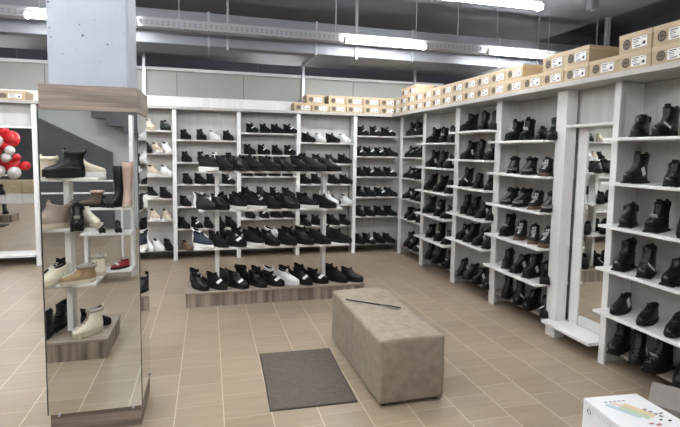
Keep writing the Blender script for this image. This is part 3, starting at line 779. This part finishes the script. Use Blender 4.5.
fill_back('second bay right of column', EVEN, [([-.33, -.10, .09, .30], 'sn snb wh sn'), ([-.32, -.09, .12, .33], 'sn swl wh sn'), ([-.31, -.12, .06, .30], 'sn sn sn swl'), ([-.34, -.14, .05, .27], 'sn sn wh sn'), ([-.37, -.18, 0, .18, .34], 'sn swl sn snb sn'), ([-.33, -.11], 'br de')], G1)
fill_back('third bay right of column', ODD, [([.67, .87, 1.06, 1.27], 'snt sn sn swl'), ([.63, .85, 1.06, 1.27], 'sn swl sn snt'), ([.60, .80, 1.02, 1.23], 'sn sn snb sn'), ([.60, .83, 1.04, 1.25], 'sn gy swl sn'), ([.64, .86, 1.06, 1.25], 'sn swl sn sn'), ([.64, .85, 1.06, 1.27], 'sn snb sn sn')], G1)
fill_back('fourth bay right of column', EVEN, [([1.57, 1.77, 1.98, 2.18], 'sn wh sn wh'), ([1.52, 1.75, 1.96, 2.19], 'snb sn snb sn'), ([1.53, 1.73, 2.02, 2.22], 'sn sn sn sn'), ([1.53, 1.75, 2.01, 2.23], 'sn sn snb wh'), ([1.54, 1.75, 2.01, 2.21], 'lb sn sn lb'), ([1.56, 1.79, 2.02, 2.21], 'sn gy sn snt')], G1)
fill_back('back bay at the corner', ODD, [([2.50, 2.72, 2.95], 'lt lt swl'), ([2.46, 2.63, 2.81, 3.0], 'lt snt swl snb'), ([2.47, 2.64, 2.82, 3.0], 'sn snt sn snt'), ([2.47, 2.65, 2.84, 3.02], 'lb sn snt sn'), ([2.47, 2.65, 2.84, 3.02], 'lb sn sn lb'), ([2.47, 2.65, 2.83, 3.01], 'sn lt sn sn')], G1)
fill_back('bay behind the column', EVEN, [([-2.2, -1.95], 'bg dg'), ([-2.2, -1.95], 'be sn'), ([-2.2, -1.95], 'wh sn')], G1)
fill_right('right bay at the corner', ODD, [([7.41, 7.18, 6.95], 'bo bl bo'), ([7.41, 7.18, 6.95], 'lr swl lb'), ([7.41, 7.18, 6.95], 'lr swl lb'), ([7.41, 7.18, 6.95], 'lr lb lr'), ([7.41, 7.18, 6.93], 'lb lr lb'), ([7.42, 7.21, 6.98], 'bt bf bl')], G2, x=3.22)
fill_right('second right bay from corner', EVEN, [([6.44, 6.14, 5.89], 'bf bf bo'), ([6.44, 6.13, 5.90], 'bt bt lr'), ([6.48, 6.16, 5.90], 'bs bo lr'), ([6.50, 6.17, 5.90], 'bo bf lr'), ([6.43, 6.14, 5.88], 'lb bf lr'), ([6.47, 6.18, 5.88], 'bt bo bf')], G2)
fill_right('third right bay from corner', ODD, [([5.46, 5.12, 4.90], 'bs bt bt'), ([5.43, 5.17, 4.92], 'bt bt bf'), ([5.48, 5.19, 4.92], 'bl lt ch'), ([5.45, 5.26, 5.05, 4.87], 'bs bs lr lb'), ([5.48, 5.29, 5.07, 4.88], 'lr bo lr bo'), ([5.51, 5.30, 5.09, 4.90], 'lr lt lr lt')], G2)
fill_right('right bay before the mirror', EVEN, [([4.52, 4.30, 4.08, 3.90], 'bf bf de bs'), ([4.51, 4.24, 3.99], 'gh gh gb'), ([4.55, 4.33, 4.11, 3.90], 'gh gh gb gh'), ([4.56, 4.33, 4.12, 3.92], 'bf gb gb gb'), ([4.53, 4.31, 4.11, 3.91], 'ch lr bt ch'), ([4.54, 4.33, 4.12, 3.91], 'bo bl ch lt')], G2)
fill_right('right bay past the mirror', EVEN, [([2.94, 2.73, 2.48], 'ch bl bo'), ([2.95, 2.64, 2.38], 'bt lr bo'), ([2.99, 2.74, 2.52, 2.31], 'ch bf bl lb'), ([3.0, 2.80, 2.57, 2.34], 'bs bl ch bo'), ([3.0, 2.76, 2.54, 2.32], 'dt de dt lr'), ([3.03, 2.86, 2.68, 2.48, 2.33], 'bs bt bf bo bs')], G2, x=3.13, ang=(192, 225))

# centre island rows: front row then a row behind
def isle(y, xs, codes, z, where, dy=.0, row='front', ang=-50, s=1.0):
    for k, (x, c) in enumerate(zip(xs, codes.split())):
        s = 1.06
        shoe(c, x, y+random.uniform(-.012, .012), z, D(ang+random.uniform(-9, 9)), '%s, %s from left, %s row, %s' % (P[c][0], ords[k], row, where), 'shoes on the centre island', s=s)
isle(5.44, [-.10, .08, .31, .53, .71, .88, 1.05, 1.23, 1.47, 1.65], 'snb snt lt snb swl whb snt swl sn snb', .165, 'island plinth')
isle(5.665, [-.12, .20, .40, .58, .75, .93, 1.10, 1.47], 'swl gy lb sn wh sn sn sn', .165, 'island plinth', row='rear', s=.92)
isle(5.405, [-.06, .10, .29, .48, .67, .86, 1.05, 1.24, 1.49], 'nv sn swl snw snb sn snb sn sn', .64, 'lowest island tier', s=.97)
isle(5.655, [-.08, .16, .36, .56, .76, .96, 1.12, 1.42], 'whb sn swl snw wh sn sn gy', .64, 'lowest island tier', row='rear', s=.95)
isle(5.41, [-.03, .12, .31, .50, .69, .88, 1.09, 1.30], 'gy snb snw snw sn snb snw sn', 1.05, 'middle island tier', s=.97)
isle(5.64, [-.06, .16, .36, .56, .76, .96, 1.12, 1.40], 'wh sn snw swl sn snb sn wh', 1.05, 'middle island tier', row='rear', s=.92)
isle(5.42, [.0, .17, .34, .50, .67, .84, 1.01, 1.18, 1.36], 'snw sn snb sn sn snb sn gy snb', 1.47, 'top island tier', s=.97)
isle(5.635, [.06, .24, .46, .66, .84, 1.04, 1.24], 'snb sn lb sn sn lb sn', 1.47, 'top island tier', row='rear', s=.92)
# island seen in the column mirror
G3 = 'shoes on the island facing the column mirror'
def mi(c, x, y, z, a, where, s=1.0): shoe(c, x, y, z, D(a), '%s %s' % (P[c][0], where), G3, s=s)
mi('bg', -1.30, 1.72, 1.455, 200, 'at left on top tier of the island in the column mirror')
mi('bo', -1.105, 1.80, 1.455, 160, 'largest on top tier of the island in the column mirror', 1.05)
mi('be', -.99, 1.66, 1.455, -10, 'at right on top tier of the island in the column mirror', 1.1)
mi('tp', -1.23, 1.80, 1.045, 150, 'on middle tier of the island in the column mirror', 1.25)
mi('bf', -1.01, 1.86, 1.045, 80, 'on middle tier of the island in the column mirror', .95)
mi('cs', -.97, 1.68, 1.045, 50, 'behind on middle tier of the island in the column mirror', 1.05)
mi('cs', -1.22, 1.84, .60, 130, 'on low tier of the island in the column mirror', 1.0)
mi('tn', -1.02, 1.83, .60, 155, 'on low tier of the island in the column mirror', .95)
mi('cb', -.97, 1.62, .60, 160, 'behind on low tier of the island in the column mirror', .8)
mi('swl', -1.24, 1.60, .60, 120, 'behind on low tier of the island in the column mirror', 1.0)
mi('bo', -1.28, 1.83, .165, 95, 'leftmost on oak plinth of the island in the column mirror', .9)
mi('bs', -1.235, 1.60, .165, 100, 'behind the post on oak plinth in the column mirror', 1.0)
mi('cb', -.96, 1.82, .165, 130, 'on oak plinth of the island in the column mirror', .95)
mi('sn', -.95, 1.60, .165, 10, 'behind cream boot on oak plinth in the column mirror', .9)
mi('rb', -1.42, -.55, .95, 175, 'on top shelf of open rack in the column mirror')
mi('lb', -1.28, -.55, .95, 60, 'between boots on top shelf of rack in column mirror', .8)
mi('tb', -1.135, -.55, .95, 110, 'on top shelf of open rack in the column mirror', 1.15)
mi('pk', -1.0, -.55, .95, 85, 'on top shelf of open rack in the column mirror', 1.3)
mi('lt', -1.31, -.56, .63, 75, 'at left on middle shelf of rack in column mirror', .8)
mi('lt', -1.12, -.56, .63, 75, 'at right on middle shelf of rack in column mirror', .8)
mi('bo', -1.38, -.56, .15, 100, 'on bottom shelf of open rack in the column mirror', .85)
mi('rd', -1.10, -.56, .15, 140, 'on bottom shelf of open rack in the column mirror', .9)
for k, (x, z) in enumerate([(-4.5, 1.05), (-4.9, 1.05), (-4.5, .60), (-4.9, .60), (-4.45, .165), (-4.8, .165)]):
    shoe('bo', x, 3.13, z, D(60), 'black lace-up boot on the far reflected stand, %s' % ('outer on upper tier', 'inner on upper tier', 'outer on lower tier', 'inner on lower tier', 'outer on plinth', 'inner on plinth')[k], 'boots on the far stand')
# drop prototypes nobody used
for k, (n_, p) in P.items():
    if k not in pused:
        for c in list(p.children): bpy.data.objects.remove(c)
        bpy.data.objects.remove(p)
